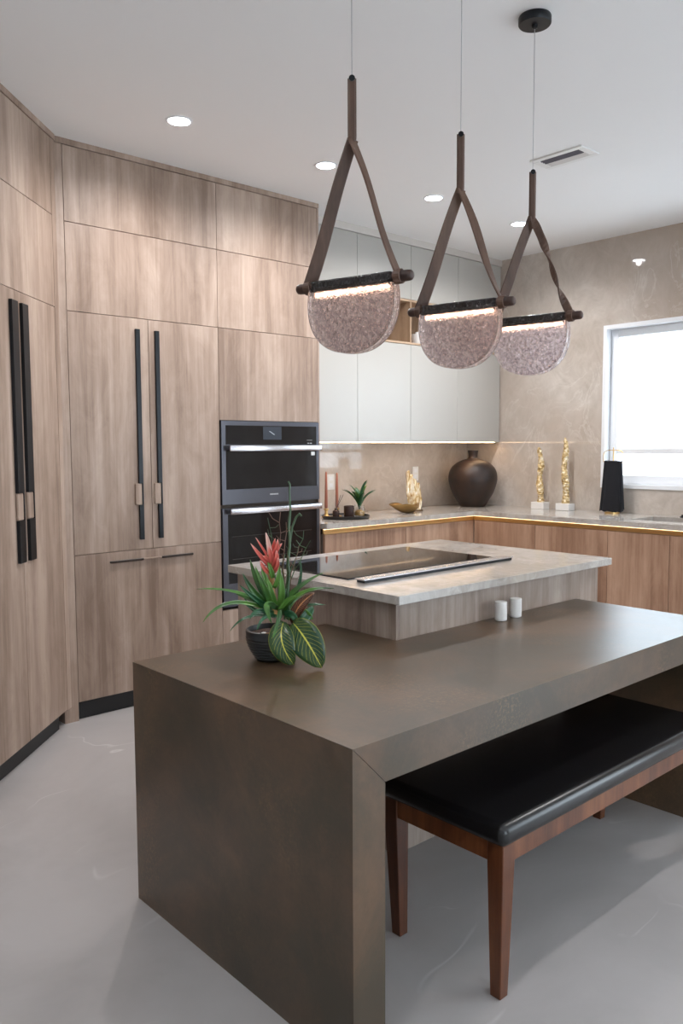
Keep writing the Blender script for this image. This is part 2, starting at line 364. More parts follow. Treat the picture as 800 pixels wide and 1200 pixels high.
# downlights in one row, others added unseen to brighten the room, plus vent
for i, (x, y, lab) in enumerate(((2.157, 3.543, 'lit round recessed downlight, leftmost of the row, above the tall oak doors'), (3.10, 3.543, 'lit round recessed downlight partly beside the nearest pendant strap'),
                              (4.01, 3.543, 'lit round recessed downlight between the two left pendants, above the white cupboards'), (4.926, 3.543, 'lit round recessed downlight nearest the window wall, beside the third pendant strap'),
                              (.9, 2.3, 'added out-of-view downlight in front of the angled pantry'), (.2, .9, 'added out-of-view downlight near the left wall of the room'), (2.2, .2, 'added out-of-view downlight in front of the bench'), (4.3, .9, 'added out-of-view downlight in front of the window wall'), (.2, -1.2, 'added out-of-view downlight over the open floor, left side'), (3.2, -1.4, 'added out-of-view downlight over the open floor, right side'))):
    t = thing('recessed_downlight', lab, 'ceiling light', (x, y, CEIL), 0, 'recessed downlights in the ceiling')
    obj('trim_ring', lathe([(.052, -.001), (.053, -.006), (.062, -.005), (.066, -.001), (.052, -.001)], x, y, CEIL), FRAMEW, t, smooth=True)
    obj('lens', lathe([(0, -.004), (.040, -.0045), (.0515, -.003), (.0515, -.001), (0, -.001)], x, y, CEIL), DOWN, t, smooth=True)
    ld = bpy.data.lights.new('downlight_beam', 'SPOT'); ld.energy = (41 if y > 3 else 60 if x > 4 else 10 if x > 2 and y > 0 else 16 if y > 2 else 20); ld.spot_size = R(163); ld.spot_blend = 1; ld.shadow_soft_size = .02; ld.color = (1, .965, .955)
    lo = bpy.data.objects.new('downlight_beam', ld); COL.objects.link(lo); lo.parent = t; lo.location = (0, 0, -.026)
t = thing('air_vent', 'white slotted ceiling air vent behind the third pendant cable', 'air vent', (4.0, 2.58, CEIL))
bm = newbm(); X0, X1, Y0, Y1 = 3.905, 4.095, 2.42, 2.745
for a in ((X0, X0 + .035, Y0, Y1), (X1 - .035, X1, Y0, Y1), (X0 + .035, X1 - .035, Y0, Y0 + .04), (X0 + .035, X1 - .035, Y1 - .04, Y1)): add_box(bm, *a, CEIL - .008, CEIL, bev=.002)
obj('frame', bm, PLASTIC, t)
obj('backing', box(X0 + .03, X1 - .03, Y0 + .03, Y1 - .03, CEIL - .003, CEIL - .001), VENTD, t)
for k in range(6):
    x = X0 + .043 + k * .019
    obj('slat', prism([(x, CEIL - .004), (x + .013, CEIL - .009), (x + .014, CEIL - .008), (x + .002, CEIL - .0035)], 'y', Y0 + .042, Y1 - .042), VENTD if k < 3 else PLASTIC, t)

# ------------------------------------------------------------------ tall oak cabinets on the back wall
G = .0015
def door(x0, x1, z0, z1, y, parent, material=WOOD, name='door', th=.02):
    return obj(name, box(x0 + G, x1 - G, y, y + th, z0 + G, z1 - G, bev=.0008), material, parent)
FX0, FX2, FXC, FX3, FX1 = 1.742, 1.8216, 2.289, 2.7525, 3.5459
ZS0, ZS1, ZS2, ZS3, ZD = 3.0193, 2.6353, 2.1817, .8987, .10
def handle_bar(x, parent, ya, z0, z1, tz0, tz1, side, wid=.032):
    """long black pull with a small oak grip tab let into it (local: bar centred on x, front at -y)"""
    bm = newbm()
    add_box(bm, x - wid / 2, x + wid / 2, ya - .016, ya, z0, tz0, bev=.001); add_box(bm, x - wid / 2, x + wid / 2, ya - .016, ya, tz1, z1, bev=.001)
    add_box(bm, x + wid / 2 - .007, x + wid / 2, ya - .016, ya, tz0, tz1, bev=.001)
    return bm, box(x - wid / 2 - side, x + wid / 2 - .008, ya - .013, ya, tz0 + .001, tz1 - .001, bev=.003)
# filler post at the corner
struct('trim_3', box(FX0, FX2 - G, YW, YW + .58, 0, 3.0193), WOOD)
# crown strip above the tall units
struct('trim_4', box(FX0, FX1, YW - .004, YW + .58, ZS0 + G, CEIL), WOOD)
# overhead units above the refrigerator
for z0, z1, lab in ((ZS1, ZS0, 'wide oak overhead cabinet against the ceiling, above the refrigerator column'), (ZS2, ZS1, 'wide oak overhead cabinet directly above the refrigerator doors')):
    t = thing('overhead_cabinet', lab, 'cabinet', ((FX2 + FX3) / 2, YW + .3, z0), 0, 'oak overhead cabinets')
    obj('body', box(FX2 + .001, FX3 - .001, YW + .021, YW + .56, z0 + .001, z1 - .001), BODYD, t); door(FX2, FX3, z0, z1, YW, t)
for z0, z1, lab in ((ZS1, ZS0, 'narrow oak overhead cabinet against the ceiling, above the ovens'), (ZS2, ZS1, 'narrow oak overhead cabinet in the middle of the oven column'), (1.632, ZS2, 'narrow oak overhead cabinet just above the wall ovens')):
    t = thing('overhead_cabinet', lab, 'cabinet', ((FX3 + FX1) / 2, YW + .3, z0), 0, 'oak overhead cabinets')
    obj('body', box(FX3 + .001, FX1 - .019, YW + .021, YW + .56, z0 + .001, z1 - .001), BODYD, t); door(FX3, FX1 - .016, z0, z1, YW, t)
struct('trim_5', box(FX1 - .0145, FX1, YW, YW + .56, 0, ZS0 - G), WOOD)
# panelled refrigerator
t = thing('panelled_refrigerator', 'built-in refrigerator hidden behind oak panels with two long black handles', 'refrigerator', ((FX2 + FX3) / 2, YW + .3, 0))
obj('body', box(FX2 + .001, FX3 - .001, YW + .021, YW + .56, ZD, ZS2 - .001), BODYD, t)
obj('toe_kick', box(FX2 + .001, FX3 - .001, YW + .03, YW + .05, 0, ZD), TOE, t)
for x0, x1, hx, sd in ((FX2, FXC, 2.218, .022), (FXC, FX3, 2.338, .022)):
    d = door(x0, x1, ZS3, ZS2, YW, t)
    a, b_ = handle_bar(hx, t, YW, .955, 2.122, 1.15, 1.271, sd, .026)
    h = obj('handle', a, BLACK, d); obj('grip_tab', b_, WOOD, d)
d = door(FX2, FX3, ZD, ZS3, YW, t, name='drawer_front')
SM = mat('smoked_metal', (.05, .04, .035), .35, .7)
obj('handle', box(2.022, 2.2245, YW - .013, YW, .838, .850, bev=.002), SM, d); obj('handle', box(2.3405, 2.548, YW - .013, YW, .838, .850, bev=.002), SM, d); obj('grip_tab', box(2.225, 2.34, YW - .010, YW, .841, .849, bev=.001), WOOD, d)

# ovens
t = thing('double_wall_oven', 'black glass double wall oven with steel handles set in the oak column', 'oven', ((FX3 + FX1) / 2, YW + .3, .488))
ox0, ox1 = FX3 + .004, FX1 - .018
obj('housing', box(ox0 + .002, ox1 - .002, YW + .022, YW + .54, .489, 1.628), BODYD, t)
def oframe(z0, z1, gz0, gz1, gx0, gx1, y0, name):
    bm = newbm(); add_box(bm, ox0, gx0, y0, y0 + .03, z0, z1); add_box(bm, gx1, ox1, y0, y0 + .03, z0, z1)
    add_box(bm, gx0, gx1, y0, y0 + .03, z0, gz0); add_box(bm, gx0, gx1, y0, y0 + .03, gz1, z1); return obj(name, bm, STEELD, t)
y0 = YW - .012
cp = oframe(1.482, 1.630, 1.486, 1.603, ox0 + .03, ox1 - .022, y0, 'control_panel')
obj('glass', box(ox0 + .03, ox1 - .022, y0 + .003, y0 + .02, 1.486, 1.603), OVGLASS, cp)
dsp = obj('display', box(3.069, 3.215, y0 + .0015, y0 + .0028, 1.517, 1.598), SCREEN, cp)
bm = newbm()
for i in range(5): a = .5 + i * .35; add_box(bm, 3.118 + i * .008, 3.128 + i * .008, y0 + .0008, y0 + .0014, 1.566 - i * .0045, 1.570 - i * .0045)
obj('clock_icon', bm, mat('icon_grey', (.5, .55, .6), .4), dsp)
bm = newbm(); add_box(bm, 3.43, 3.445, y0 + .0015, y0 + .0028, 1.492, 1.497); add_box(bm, 3.452, 3.467, y0 + .0015, y0 + .0028, 1.492, 1.497); add_box(bm, 3.425, 3.47, y0 + .0015, y0 + .0028, 1.513, 1.515)
obj('panel_marks', bm, mat('mark_grey', (.45, .45, .45), .4), cp)
up = oframe(1.121, 1.480, 1.213, 1.452, ox0 + .03, ox1 - .022, y0, 'upper_door')
obj('window', box(ox0 + .03, ox1 - .022, y0 + .003, y0 + .02, 1.213, 1.452), OVGLASS, up)
bm = newbm()
for i in range(7): add_box(bm, 3.118 + i * .0095, 3.1255 + i * .0095, y0 - .0008, y0, 1.168, 1.1765)
obj('maker_mark', bm, mat('mark_silver', (.55, .55, .56), .3, .6), up)
obj('sticker', box(3.462, 3.492, y0 + .0015, y0 + .0028, 1.415, 1.438), PLASTIC, up)
def ohandle(z0, z1, par):
    bm = newbm(); add_box(bm, ox0 + .034, ox1 - .012, y0 - .045, y0 - .030, z0, z1, bev=.003, seg=2)
    for x in (ox0 + .05, ox1 - .04): add_box(bm, x, x + .014, y0 - .030, y0, z0 + .006, z1 - .006)
    obj('handle', bm, STEEL, par, smooth=True)
ohandle(1.446, 1.481, up)
lo_ = oframe(.520, 1.098, .632, 1.06, ox0 + .038, ox1 - .022, y0, 'lower_door')
obj('window', box(ox0 + .038, ox1 - .022, y0 + .003, y0 + .02, .632, 1.06), OVGLASS, lo_)
bm = newbm()
for z in (.78, .92): add_box(bm, ox0 + .07, ox1 - .07, y0 + .001, y0 + .0025, z, z + .0035)
obj('rack_line', bm, OVINNER, lo_)
ohandle(1.062, 1.097, lo_)
obj('bottom_trim', box(ox0, ox1, y0 + .008, y0 + .03, .489, .517), STEELD, t)
t = thing('drawer_cabinet', 'oak drawer below the wall ovens with a lit top edge', 'cabinet', ((FX3 + FX1) / 2, YW + .3, 0))
obj('body', box(FX3 + .001, FX1 - .019, YW + .021, YW + .56, ZD, .470), BODYD, t); obj('toe_kick', box(FX3 + .001, FX1 - .019, YW + .04, YW + .06, 0, ZD), TOE, t)
obj('drawer_front', box(FX3 + .002, FX1 - .019, YW, YW + .02, ZD, .470, bev=.001), WOOD, t)

# ------------------------------------------------------------------ diagonal oak units (45 degrees), local x along the wall, local -y to the room
DX, DY = 1.776, 4.116                                     # meeting point with the corner post
def diag(name, label, cat, z, group=None): return thing(name, label, cat, (DX, DY, z), R(45), group)
def dbox(x0, x1, y0, y1, z0, z1, zb, **k): return box(x0, x1, y0, y1, z0 - zb, z1 - zb, **k)
DL = -1.45                                               # left end of the run (local x)
sx = -.515
for z0, z1, lab in ((2.640, ZS0, 'oak overhead cabinet against the ceiling on the angled left wall'), (2.183, 2.640, 'oak overhead cabinet on the angled left wall, just above the tall pantry doors')):
    t = diag('overhead_cabinet', lab, 'cabinet', z0, 'oak overhead cabinets')
    obj('body', dbox(DL, -.03, .021, .5, z0 + .001, z1 - .001, z0), BODYD, t, local=True)
    obj('door', dbox(DL, -.058, 0, .02, z0 + G, z1 - G, z0, bev=.0008), WOOD, t, local=True)
struct('trim_6', newbm(), WOOD); tr = bpy.data.objects['trim_6']; bm = box(DL, .0, -.004, .5, ZS0 + G, CEIL); bmesh.ops.transform(bm, matrix=Matrix.Translation((DX, DY, 0)) @ Matrix.Rotation(R(45), 4, 'Z'), verts=bm.verts[:]); bm.to_mesh(tr.data); bm.free()
struct('trim_7', newbm(), WOOD); tr = bpy.data.objects['trim_7']; bm = box(-.056, -.003, 0.0, .02, .09, ZS0); bmesh.ops.transform(bm, matrix=Matrix.Translation((DX, DY, 0)) @ Matrix.Rotation(R(45), 4, 'Z'), verts=bm.verts[:]); bm.to_mesh(tr.data); bm.free()
t = diag('pantry_cabinet', 'tall oak pantry with two long black handles on the angled left wall', 'cabinet', 0)
obj('body', dbox(DL, -.03, .021, .5, ZD, 2.182, 0), BODYD, t, local=True)
obj('toe_kick', dbox(DL, -.09, .035, .055, 0, ZD, 0), TOE, t, local=True)
for x0, x1, hx in ((DL, sx, -.545), (sx, -.058, -.437)):
    d = obj('door', dbox(x0 + G, x1 - G, 0, .02, .095, 2.182, 0, bev=.0008), WOOD, t, local=True)
    a, b_ = handle_bar(hx, t, 0, .945, 2.132, 1.14, 1.266, .002, .062)
    obj('handle', a, BLACK, d, local=True); obj('grip_tab', b_, WOOD, d, local=True)

# ------------------------------------------------------------------ white wall cupboards with open oak niche
US = [3.62, 4.083, 4.646, 5.207, 5.770]; NZ0, NZ1, UB, UT = 2.268, 2.590, 1.503, 2.995
pos = ['directly right of the oven column', 'second from the oven column', 'third from the oven column', 'in the corner beside the window wall']
for i in range(4):
    x0, x1 = US[i], US[i + 1]
    t = thing('wall_cupboard', 'white upper cupboard under the ceiling, ' + pos[i], 'cupboard', ((x0 + x1) / 2, YU + .18, NZ1), 0, 'white cupboards under the ceiling')
    obj('body', box(x0 + .001, x1 - .001, YU + .02, YBK - .002, NZ1, UT), BODYL, t); door(x0, x1, NZ1, UT, YU, t, WHITE)
    t = thing('wall_cupboard', 'white wall cupboard above the backsplash, ' + pos[i], 'cupboard', ((x0 + x1) / 2, YU + .18, UB), 0, 'white cupboards above the backsplash')
    obj('body', box(x0 + .001, x1 - .001, YU + .02, YBK - .002, UB, NZ0 - .018), BODYL, t); door(x0, x1, UB, NZ0 - .018, YU, t, WHITE)
struct('trim_8', box(3.56, XW - .002, YU - .003, YBK - .002, UT + .003, CEIL), TRIML)
t = thing('open_shelf', 'open oak-lined niche shelf between the white cupboards', 'shelf', (4.92, YU + .18, NZ0 - .016))
obj('bottom_board', box(US[1] + .002, US[4], YU, YBK - .003, NZ0 - .016, NZ0, bev=.001), NICHEW, t)
obj('top_board', box(US[1] + .002, US[4], YU, YBK - .003, NZ1 - .016, NZ1 - .001, bev=.001), NICHEW, t)
obj('back_board', box(US[1] + .002, US[4], YBK - .015, YBK - .004, NZ0 + .001, NZ1 - .017), NICHEW, t)
for x in (US[1] + .002, US[2] - .008, US[3] - .008, US[4] - .016): obj('divider', box(x, x + .016, YU, YBK - .016, NZ0 + .0005, NZ1 - .0165, bev=.001), NICHEW, t)
obj('closed_front', box(US[0], US[1], YU, YBK - .003, NZ0 - .015, NZ1 - .002), WHITE, t)
t = thing('canister', 'small white lidded canister inside the open niche behind the middle pendant', 'jar', (4.90, 4.50, NZ0))
obj('jar', lathe([(0, 0), (.044, 0), (.05, .01), (.05, .085), (0, .085)], 4.90, 4.50, NZ0 + .0005), STONEW, t, smooth=True)
obj('lid', lathe([(0, .0855), (.051, .0855), (.051, .10), (.012, .104), (.014, .118), (0, .12)], 4.90, 4.50, NZ0 + .0005), STONEW, t, smooth=True)
# under-cupboard LED
o = obj('led_strip', box(3.60, 5.72, YU + .012, YU + .026, UB - .0022, UB - .0004), LEDW); tag(o, 'warm glowing LED strip under the white cupboards', 'led strip')
# outlets
for x, z, lab in ((4.14, 1.20, 'white wall outlet behind the terracotta candles'), (5.10, 1.24, 'white wall outlet above the golden crystal sculpture')):
    t = thing('wall_outlet', lab, 'outlet', (x, YBK, z), 0, 'backsplash outlets')
    obj('plate', box(x - .036, x + .036, YBK - .007, YBK - .0005, z - .06, z + .06, bev=.002), PLASTIC, t)
    for dz in (-.026, .026): obj('socket', box(x - .017, x + .017, YBK - .009, YBK - .007, z + dz - .016, z + dz + .016, bev=.001), FRAMEW, t)

# ------------------------------------------------------------------ perimeter base cabinets, LED channel, worktop, sink
BT = .882
def base_unit(x0, x1, lab):
    t = thing('base_cabinet', lab, 'cabinet', ((x0 + x1) / 2, KY + .3, 0), 0, 'oak base cabinets')
    obj('body', box(x0 + .001, x1 - .001, KY + .045, YBK - .002, ZD, BT), BODYD, t); obj('toe_kick', box(x0 + .001, x1 - .001, KY + .08, KY + .10, 0, ZD), TOE, t)
    door(x0, x1, ZD, .49, KY + .02, t, WOOD_W, 'drawer_front'); door(x0, x1, .49, BT, KY + .02, t, WOOD_W, 'drawer_front')
base_unit(3.55, 4.34, 'oak base cabinet right of the oven column'); base_unit(4.34, KX + .019, 'oak base cabinet in the run behind the island, next to the corner')
ys = [KY + .018, 3.51, 2.917, 2.472, 1.9, 1.3]
labs = ['oak base cabinet under the corner of the worktop, below the gold candlesticks', 'oak base cabinet under the black towel', 'oak base cabinet below the left end of the sink', 'oak base cabinet below the sink, at the right edge of the photo', 'oak base cabinet at the far end of the window run']
for i in range(5):
    ya, yb = ys[i + 1], ys[i]
    t = thing('base_cabinet', labs[i], 'cabinet', (KX + .3, (ya + yb) / 2, 0), 0, 'oak base cabinets')
    obj('body', box(KX + .045, XW - .002, ya + .001, yb - .001, ZD, .70 if i in (2, 3) else BT), BODYD, t); obj('toe_kick', box(KX + .08, KX + .10, ya + .001, yb - .001, 0, ZD), TOE, t)
    obj('door', box(KX + .02, KX + .04, ya + G, yb - G, ZD + G, BT - G, bev=.0008), WOOD_W, t)
t = thing('light_channel', 'gold channel with warm LED line under the perimeter worktop', 'light channel', (4.9, 4.2, BT))
bm = newbm(); add_box(bm, 3.55, KX + .05, KY + .035, KY + .045, BT + .001, KZ - .037); add_box(bm, KX + .035, KX + .045, 1.3, KY + .034, BT + .001, KZ - .037)
add_box(bm, 3.55, KX + .034, KY + .021, KY + .034, BT + .001, BT + .006); add_box(bm, KX + .021, KX + .034, 1.3, KY + .020, BT + .001, BT + .006)
obj('channel', bm, GOLDCH, t)
bm = newbm(); add_box(bm, 3.55, KX + .026, KY + .026, KY + .034, KZ - .041, KZ - .0375); add_box(bm, KX + .026, KX + .034, 1.3, KY + .025, KZ - .041, KZ - .0375)
obj('led_line', bm, LEDC, t)
SX0, SX1, SY0, SY1 = 5.29, 5.63, 2.0, 2.84               # sink opening
bm = newbm(); z0, z1 = KZ - .036, KZ
for a in ((3.55, XW - .001, KY, YBK - .001), (KX, XW - .001, SY1, KY), (KX, SX0, SY0, SY1), (SX1, XW - .001, SY0, SY1), (KX, XW - .001, 1.3, SY0)): add_box(bm, *a, z0, z1)
bmesh.ops.remove_doubles(bm, verts=bm.verts[:], dist=1e-5)
t = tag(obj('perimeter_worktop', bm, TOPM), 'L-shaped pale marble worktop along the back and window walls', 'worktop')
t = thing('sink', 'grey undermount sink set in the worktop below the window', 'sink', ((SX0 + SX1) / 2, (SY0 + SY1) / 2, .72))
bm = newbm()
for a in ((SX0 - .01, SX0 + .0, SY0 - .01, SY1 + .01), (SX1, SX1 + .01, SY0 - .01, SY1 + .01), (SX0, SX1, SY0 - .01, SY0), (SX0, SX1, SY1, SY1 + .01)): add_box(bm, *a, .75, KZ - .037)
add_box(bm, SX0 - .01, SX1 + .01, SY0 - .01, SY1 + .01, .74, .75)
obj('basin', bm, SINKM, t); obj('drain', lathe([(0, 0), (.04, 0), (.045, .004), (0, .003)], 5.46, 2.42, .7505), STEEL, t, smooth=True)
t = thing('soap_dispenser', 'dark low deck fitting at the back of the sink, at the photo edge', 'soap dispenser', (5.70, 2.655, KZ))
obj('base', lathe([(0, 0), (.02, 0), (.02, .006), (.012, .01), (.011, .018), (0, .019)], 5.70, 2.655, KZ + .0005), BLACK, t, smooth=True)

# ------------------------------------------------------------------ island
IZ = .955
PX0, PX1, PY0, PY1 = 2.035, 3.375, 1.965, 2.93
t = thing('island_cabinet', 'grey oak island cabinet carrying the cooktop slab', 'cabinet', ((PX0 + PX1) / 2, (PY0 + PY1) / 2, 0))
obj('body', box(PX0 + .02, PX1 - .02, PY0 + .02, PY1 - .02, 0, IZ - .033), BODYD, t)
obj('front_panel', box(PX0 + .0205, PX1 - .0205, PY0, PY0 + .0195, 0, IZ - .033), WOOD_G, t)
obj('end_panel', box(PX0, PX0 + .0195, PY0, PY1, 0, IZ - .033), WOOD_G, t); obj('end_panel', box(PX1 - .0195, PX1, PY0, PY1, 0, IZ - .033), WOOD_G, t)
for k in range(3):
    a = PX0 + .0205 + k * (PX1 - PX0 - .041) / 3; obj('door', box(a + G, a + (PX1 - PX0 - .041) / 3 - G, PY1 - .0195, PY1, .1, IZ - .036), WOOD_G, t)
o = obj('island_worktop', box(2.0, 3.41, 1.915, 2.955, IZ - .032, IZ, bev=.0015), TOPM); tag(o, 'pale marble island slab holding the black cooktop', 'worktop')
t = thing('cooktop', 'black glass induction cooktop inlaid in the marble island slab', 'cooktop', (2.55, 2.56, IZ))
obj('glass', box(2.11, 3.01, 2.295, 2.83, IZ + .0005, IZ + .006, bev=.0015), COOKG, t)
obj('rim', box(2.106, 3.014, 2.291, 2.834, IZ + .0003, IZ + .003), BLACK, t)
t = thing('downdraft_vent', 'long flat stainless downdraft bar in front of the cooktop', 'extractor', (2.56, 2.21, IZ))
obj('cover', box(2.09, 3.03, 2.185, 2.238, IZ + .010, IZ + .016, bev=.002), STEEL, t)
obj('shadow_block', box(2.10, 3.02, 2.19, 2.234, IZ + .0005, IZ + .0098), BLACK, t)  # black block standing in for the dark shadow under the cover

# waterfall table, mitred, notched around the island cabinet
TZ, TT = .787, .105; TX0, TX1, TY0, TYB = 1.2152, 3.19, 1.3095, 2.341; g = .0006
t = thing('waterfall_table', 'dark bronze ceramic waterfall table wrapped around the island', 'table', ((TX0 + TX1) / 2, (TY0 + TYB) / 2, 0))
bm = prism([(TX0 + g * 2, TZ), (TX1 - g * 2, TZ), (TX1 - TT - g, TZ - TT), (TX0 + TT + g, TZ - TT)], 'y', TY0, PY0 - .002)
prism([(TX0 + g * 2, TZ), (PX0 - .002, TZ), (PX0 - .002, TZ - TT), (TX0 + TT + g, TZ - TT)], 'y', PY0 - .002, TYB, bm)
bmesh.ops.remove_doubles(bm, verts=bm.verts[:], dist=1e-5); obj('tabletop', bm, BRONZE, t)
obj('side_panel', prism([(TX0, 0), (TX0 + TT, 0), (TX0 + TT, TZ - TT - g * 2), (TX0, TZ - g)], 'y', TY0, TYB), BRONZE, t)
obj('side_panel', prism([(TX1, 0), (TX1 - TT, 0), (TX1 - TT, TZ - TT - g * 2), (TX1, TZ - g)], 'y', TY0, PY0 - .002), BRONZE, t)

# two ribbed white cylinders
for x, y, lab in ((2.575, 1.915, 'white ribbed stone pot on the table, left of the pair'), (2.672, 1.915, 'white ribbed stone pot on the table, right of the pair')):
    prof = [(0, 0), (.021, 0), (.0235, .003)]
    for k in range(9): z = .006 + k * .0072; prof += [(.0240, z), (.0233, z + .0036)]
    prof += [(.0240, .072), (.0225, .0745), (0, .0745)]
    prof = [(r * 1.0, z) for r, z in prof]
    o = obj('stone_shaker', lathe(prof, x, y, TZ + .0005, 40), STONEW, smooth=True); tag(o, lab, 'shaker', 'white stone shakers')

# ------------------------------------------------------------------ bench
t = thing('bench', 'long bench with black leather seat and brown wooden legs tucked under the table', 'bench', (2.27, 1.44, 0))
def leg(bx0, bx1, by0, by1, tx0, tx1, ty0, ty1, h=.434):
    b_ = bmesh.new(); lo = [b_.verts.new(p) for p in ((bx0, by0, 0), (bx1, by0, 0), (bx1, by1, 0), (bx0, by1, 0))]; mi = [b_.verts.new(p) for p in ((tx0, ty0, h - .06), (tx1, ty0, h - .06), (tx1, ty1, h - .06), (tx0, ty1, h - .06))]; hi = [b_.verts.new(p) for p in ((tx0, ty0, h), (tx1, ty0, h), (tx1, ty1, h), (tx0, ty1, h))]
    for p, q in ((lo, mi), (mi, hi)):
        for i in range(4): b_.faces.new((p[i], p[(i + 1) % 4], q[(i + 1) % 4], q[i]))
    b_.faces.new(lo); b_.faces.new(hi); bmesh.ops.recalc_face_normals(b_, faces=b_.faces[:])
    bmesh.ops.bevel(b_, geom=b_.edges[:], offset=.002, segments=1, affect='EDGES'); return b_
for a in ((1.680, 1.714, 1.238, 1.272, 1.664, 1.716, 1.222, 1.274), (1.688, 1.722, 1.612, 1.646, 1.664, 1.716, 1.604, 1.656), (2.828, 2.862, 1.238, 1.272, 2.824, 2.876, 1.222, 1.274), (2.826, 2.860, 1.612, 1.646, 2.824, 2.876, 1.604, 1.656)):
    obj('leg', leg(*a), BENCHW, t)
obj('apron', box(1.7165, 2.8235, 1.226, 1.248, .380, .434, bev=.001), BENCHW, t); obj('apron', box(1.7165, 2.8235, 1.630, 1.652, .380, .434, bev=.001), BENCHW, t)
obj('apron', box(1.668, 1.690, 1.2745, 1.6035, .380, .434, bev=.001), BENCHW, t); obj('apron', box(2.850, 2.872, 1.2745, 1.6035, .380, .434, bev=.001), BENCHW, t)
bm = newbm(); tb = bmesh.new(); bmesh.ops.create_cube(tb, size=1)
for v_ in tb.verts: v_.co = Vector((2.27 + v_.co.x * 1.245, 1.4395 + v_.co.y * .465, .465 + v_.co.z * .062))
bmesh.ops.bevel(tb, geom=tb.edges[:], offset=.024, segments=6, profile=.5, affect='EDGES'); merge(bm, tb)
obj('seat_cushion', bm, LEATHER, t, smooth=True)

# ------------------------------------------------------------------ pendants
def capmat():
    m = mat('dark_glass_cap', (.02, .015, .014), .08); nt, b, N, L = nodes(m); bump(nt, b, noise(nt, coords(nt, (1, 1, 1)), 60, 3), 1, .008); return m
def pendant(x, y, ang, zbar, ztop, zsplit, lab, twist):
    """ang = direction of the bar in degrees; local x along the bar"""
    t = thing('pendant_light', lab, 'pendant light', (x, y, zbar), R(ang), 'strap pendant lights over the island')
    H = CEIL - zbar
    obj('canopy', lathe([(0, H), (.058, H), (.060, H - .004), (.060, H - .026), (.057, H - .030), (.012, H - .030), (.010, H - .040), (.004, H - .044), (0, H - .044)]), BLACK, t, local=True, smooth=True)
    obj('cable', tube([(0, 0, H - .04), (0, 0, ztop - zbar)], .0013, 6), mat('steel_cable', (.5, .5, .52), .3, .6) if 'steel_cable' not in MATS else MATS['steel_cable'], t, local=True)
    bar = obj('bar', newbm(), BARM, t, local=True); b_ = newbm(); prof = [(0, -.203), (.009, -.202), (.0145, -.197), (.0160, -.188), (.0160, .188), (.0145, .197), (.009, .202), (0, .203)]
    lathe(prof, seg=20, bm=b_); bmesh.ops.transform(b_, matrix=Matrix.Rotation(R(90), 4, 'Y'), verts=b_.verts[:]); b_.to_mesh(bar.data); b_.free()
    for p in bar.data.polygons: p.use_smooth = True
    zt, zs = ztop - zbar, zsplit - zbar; hx = .158
    # doubled strap above the split
    W = .026
    st = obj('strap_neck', ribbon([(0, 0, zt), (0, 0, (zt + zs) / 2), (0, 0, zs + .01), (0, 0, zs - .01)], [W, W, W, W * .9], .016, [(1, .7, 0)] * 4), STRAPM, t, local=True)
    bcap = newbm(); tc_ = bmesh.new(); bmesh.ops.create_cone(tc_, cap_ends=True, segments=16, radius1=.009, radius2=.009, depth=.022); merge(bcap, tc_, Matrix.Translation((0, 0, zt - .002)) @ Matrix.Rotation(R(32), 4, 'Z') @ Matrix.Rotation(R(90), 4, 'X')); obj('clasp', bcap, BLACK, st, local=True)
    n = 26
    for s in (-1, 1):
        pts = []; wd = []; ww = []
        for i in range(n + 1):
            q = i / n; xx = s * (hx * (q ** 1.0)); xx += s * .005 * math.sin(q * math.pi * 2.0) * (1 if s > 0 else .6)
            pts.append((xx, s * -.004 * (1 - q), zs + .004 + (0 - .004 - zs) * q))
            if s < 0: a = R(40)
            else: a = R(70 + twist[0] * math.sin(q * math.pi * twist[1]) + 10 * q)
            wd.append((math.cos(a), math.sin(a), .0)); ww.append(.034 + (.008 * q if s < 0 else -.004))
        b_ = ribbon(pts, ww, .0065, wd)
        # loop around the bar end
        for k in range(1):
            lp = []; m_ = 18; lw = []
            for i in range(m_ + 1):
                a = R(90) - 2 * math.pi * i / m_; lp.append((s * (hx - .001), .0190 * math.cos(a), .0190 * math.sin(a))); lw.append((1, 0, 0))
            ribbon(lp, .024, .005, lw, b_)
        obj('strap', b_, STRAPM, t, local=True)
    # glass: D shaped slab
    rad, up_, th = .150, .052, .048; poly = []
    a0 = math.asin(up_ / rad)
    def sup(v_): return math.copysign(abs(v_) ** .90, v_)
    for i in range(49):
        a = a0 - (math.pi + 2 * a0) * i / 48; poly.append((rad * sup(math.cos(a)), rad * (sup(math.sin(a)) if i not in (0, 48) else math.sin(a)) - up_ - .006))
    for ya, yb, nm in ((th / 2 - .014, th / 2, 'glass_shade'), (-th / 2, -th / 2 + .014, 'glass_shade')):
        b_ = prism(poly, 'y', ya, yb); es = [e for e in b_.edges if abs(e.verts[0].co.y - e.verts[1].co.y) < 1e-6]
        bmesh.ops.bevel(b_, geom=es, offset=.004, segments=2, affect='EDGES')
        obj(nm, b_, SMOKE, t, local=True, smooth=True)
    bb = box(-.140, .140, -.019, .019, -.019, .016, bev=.006, seg=2)
    obj('glass_cap', bb, capmat(), t, local=True) if 'dark_glass_cap' not in MATS else obj('glass_cap', bb, MATS['dark_glass_cap'], t, local=True)
    b2 = newbm(); add_box(b2, -.128, .128, -.008, .008, -.030, -.020, bev=.001)
    obj('led_strip', b2, LEDP, t, local=True)
    return t
pendant(1.678, 1.80, -75, 1.956, 2.539, 2.365, 'strap pendant nearest the camera, with smoky half-round glass, left of the three', (12, 1.2))
pendant(2.19, 1.815, -78, 1.943, 2.512, 2.33, 'middle of the three strap pendants, above the island, its bar touching the third in view', (-28, 1.3))
pendant(2.64, 1.84, -79, 1.947, 2.493, 2.325, 'strap pendant farthest right with a tightly twisted strap, nearest the window', (-75, 2.6))

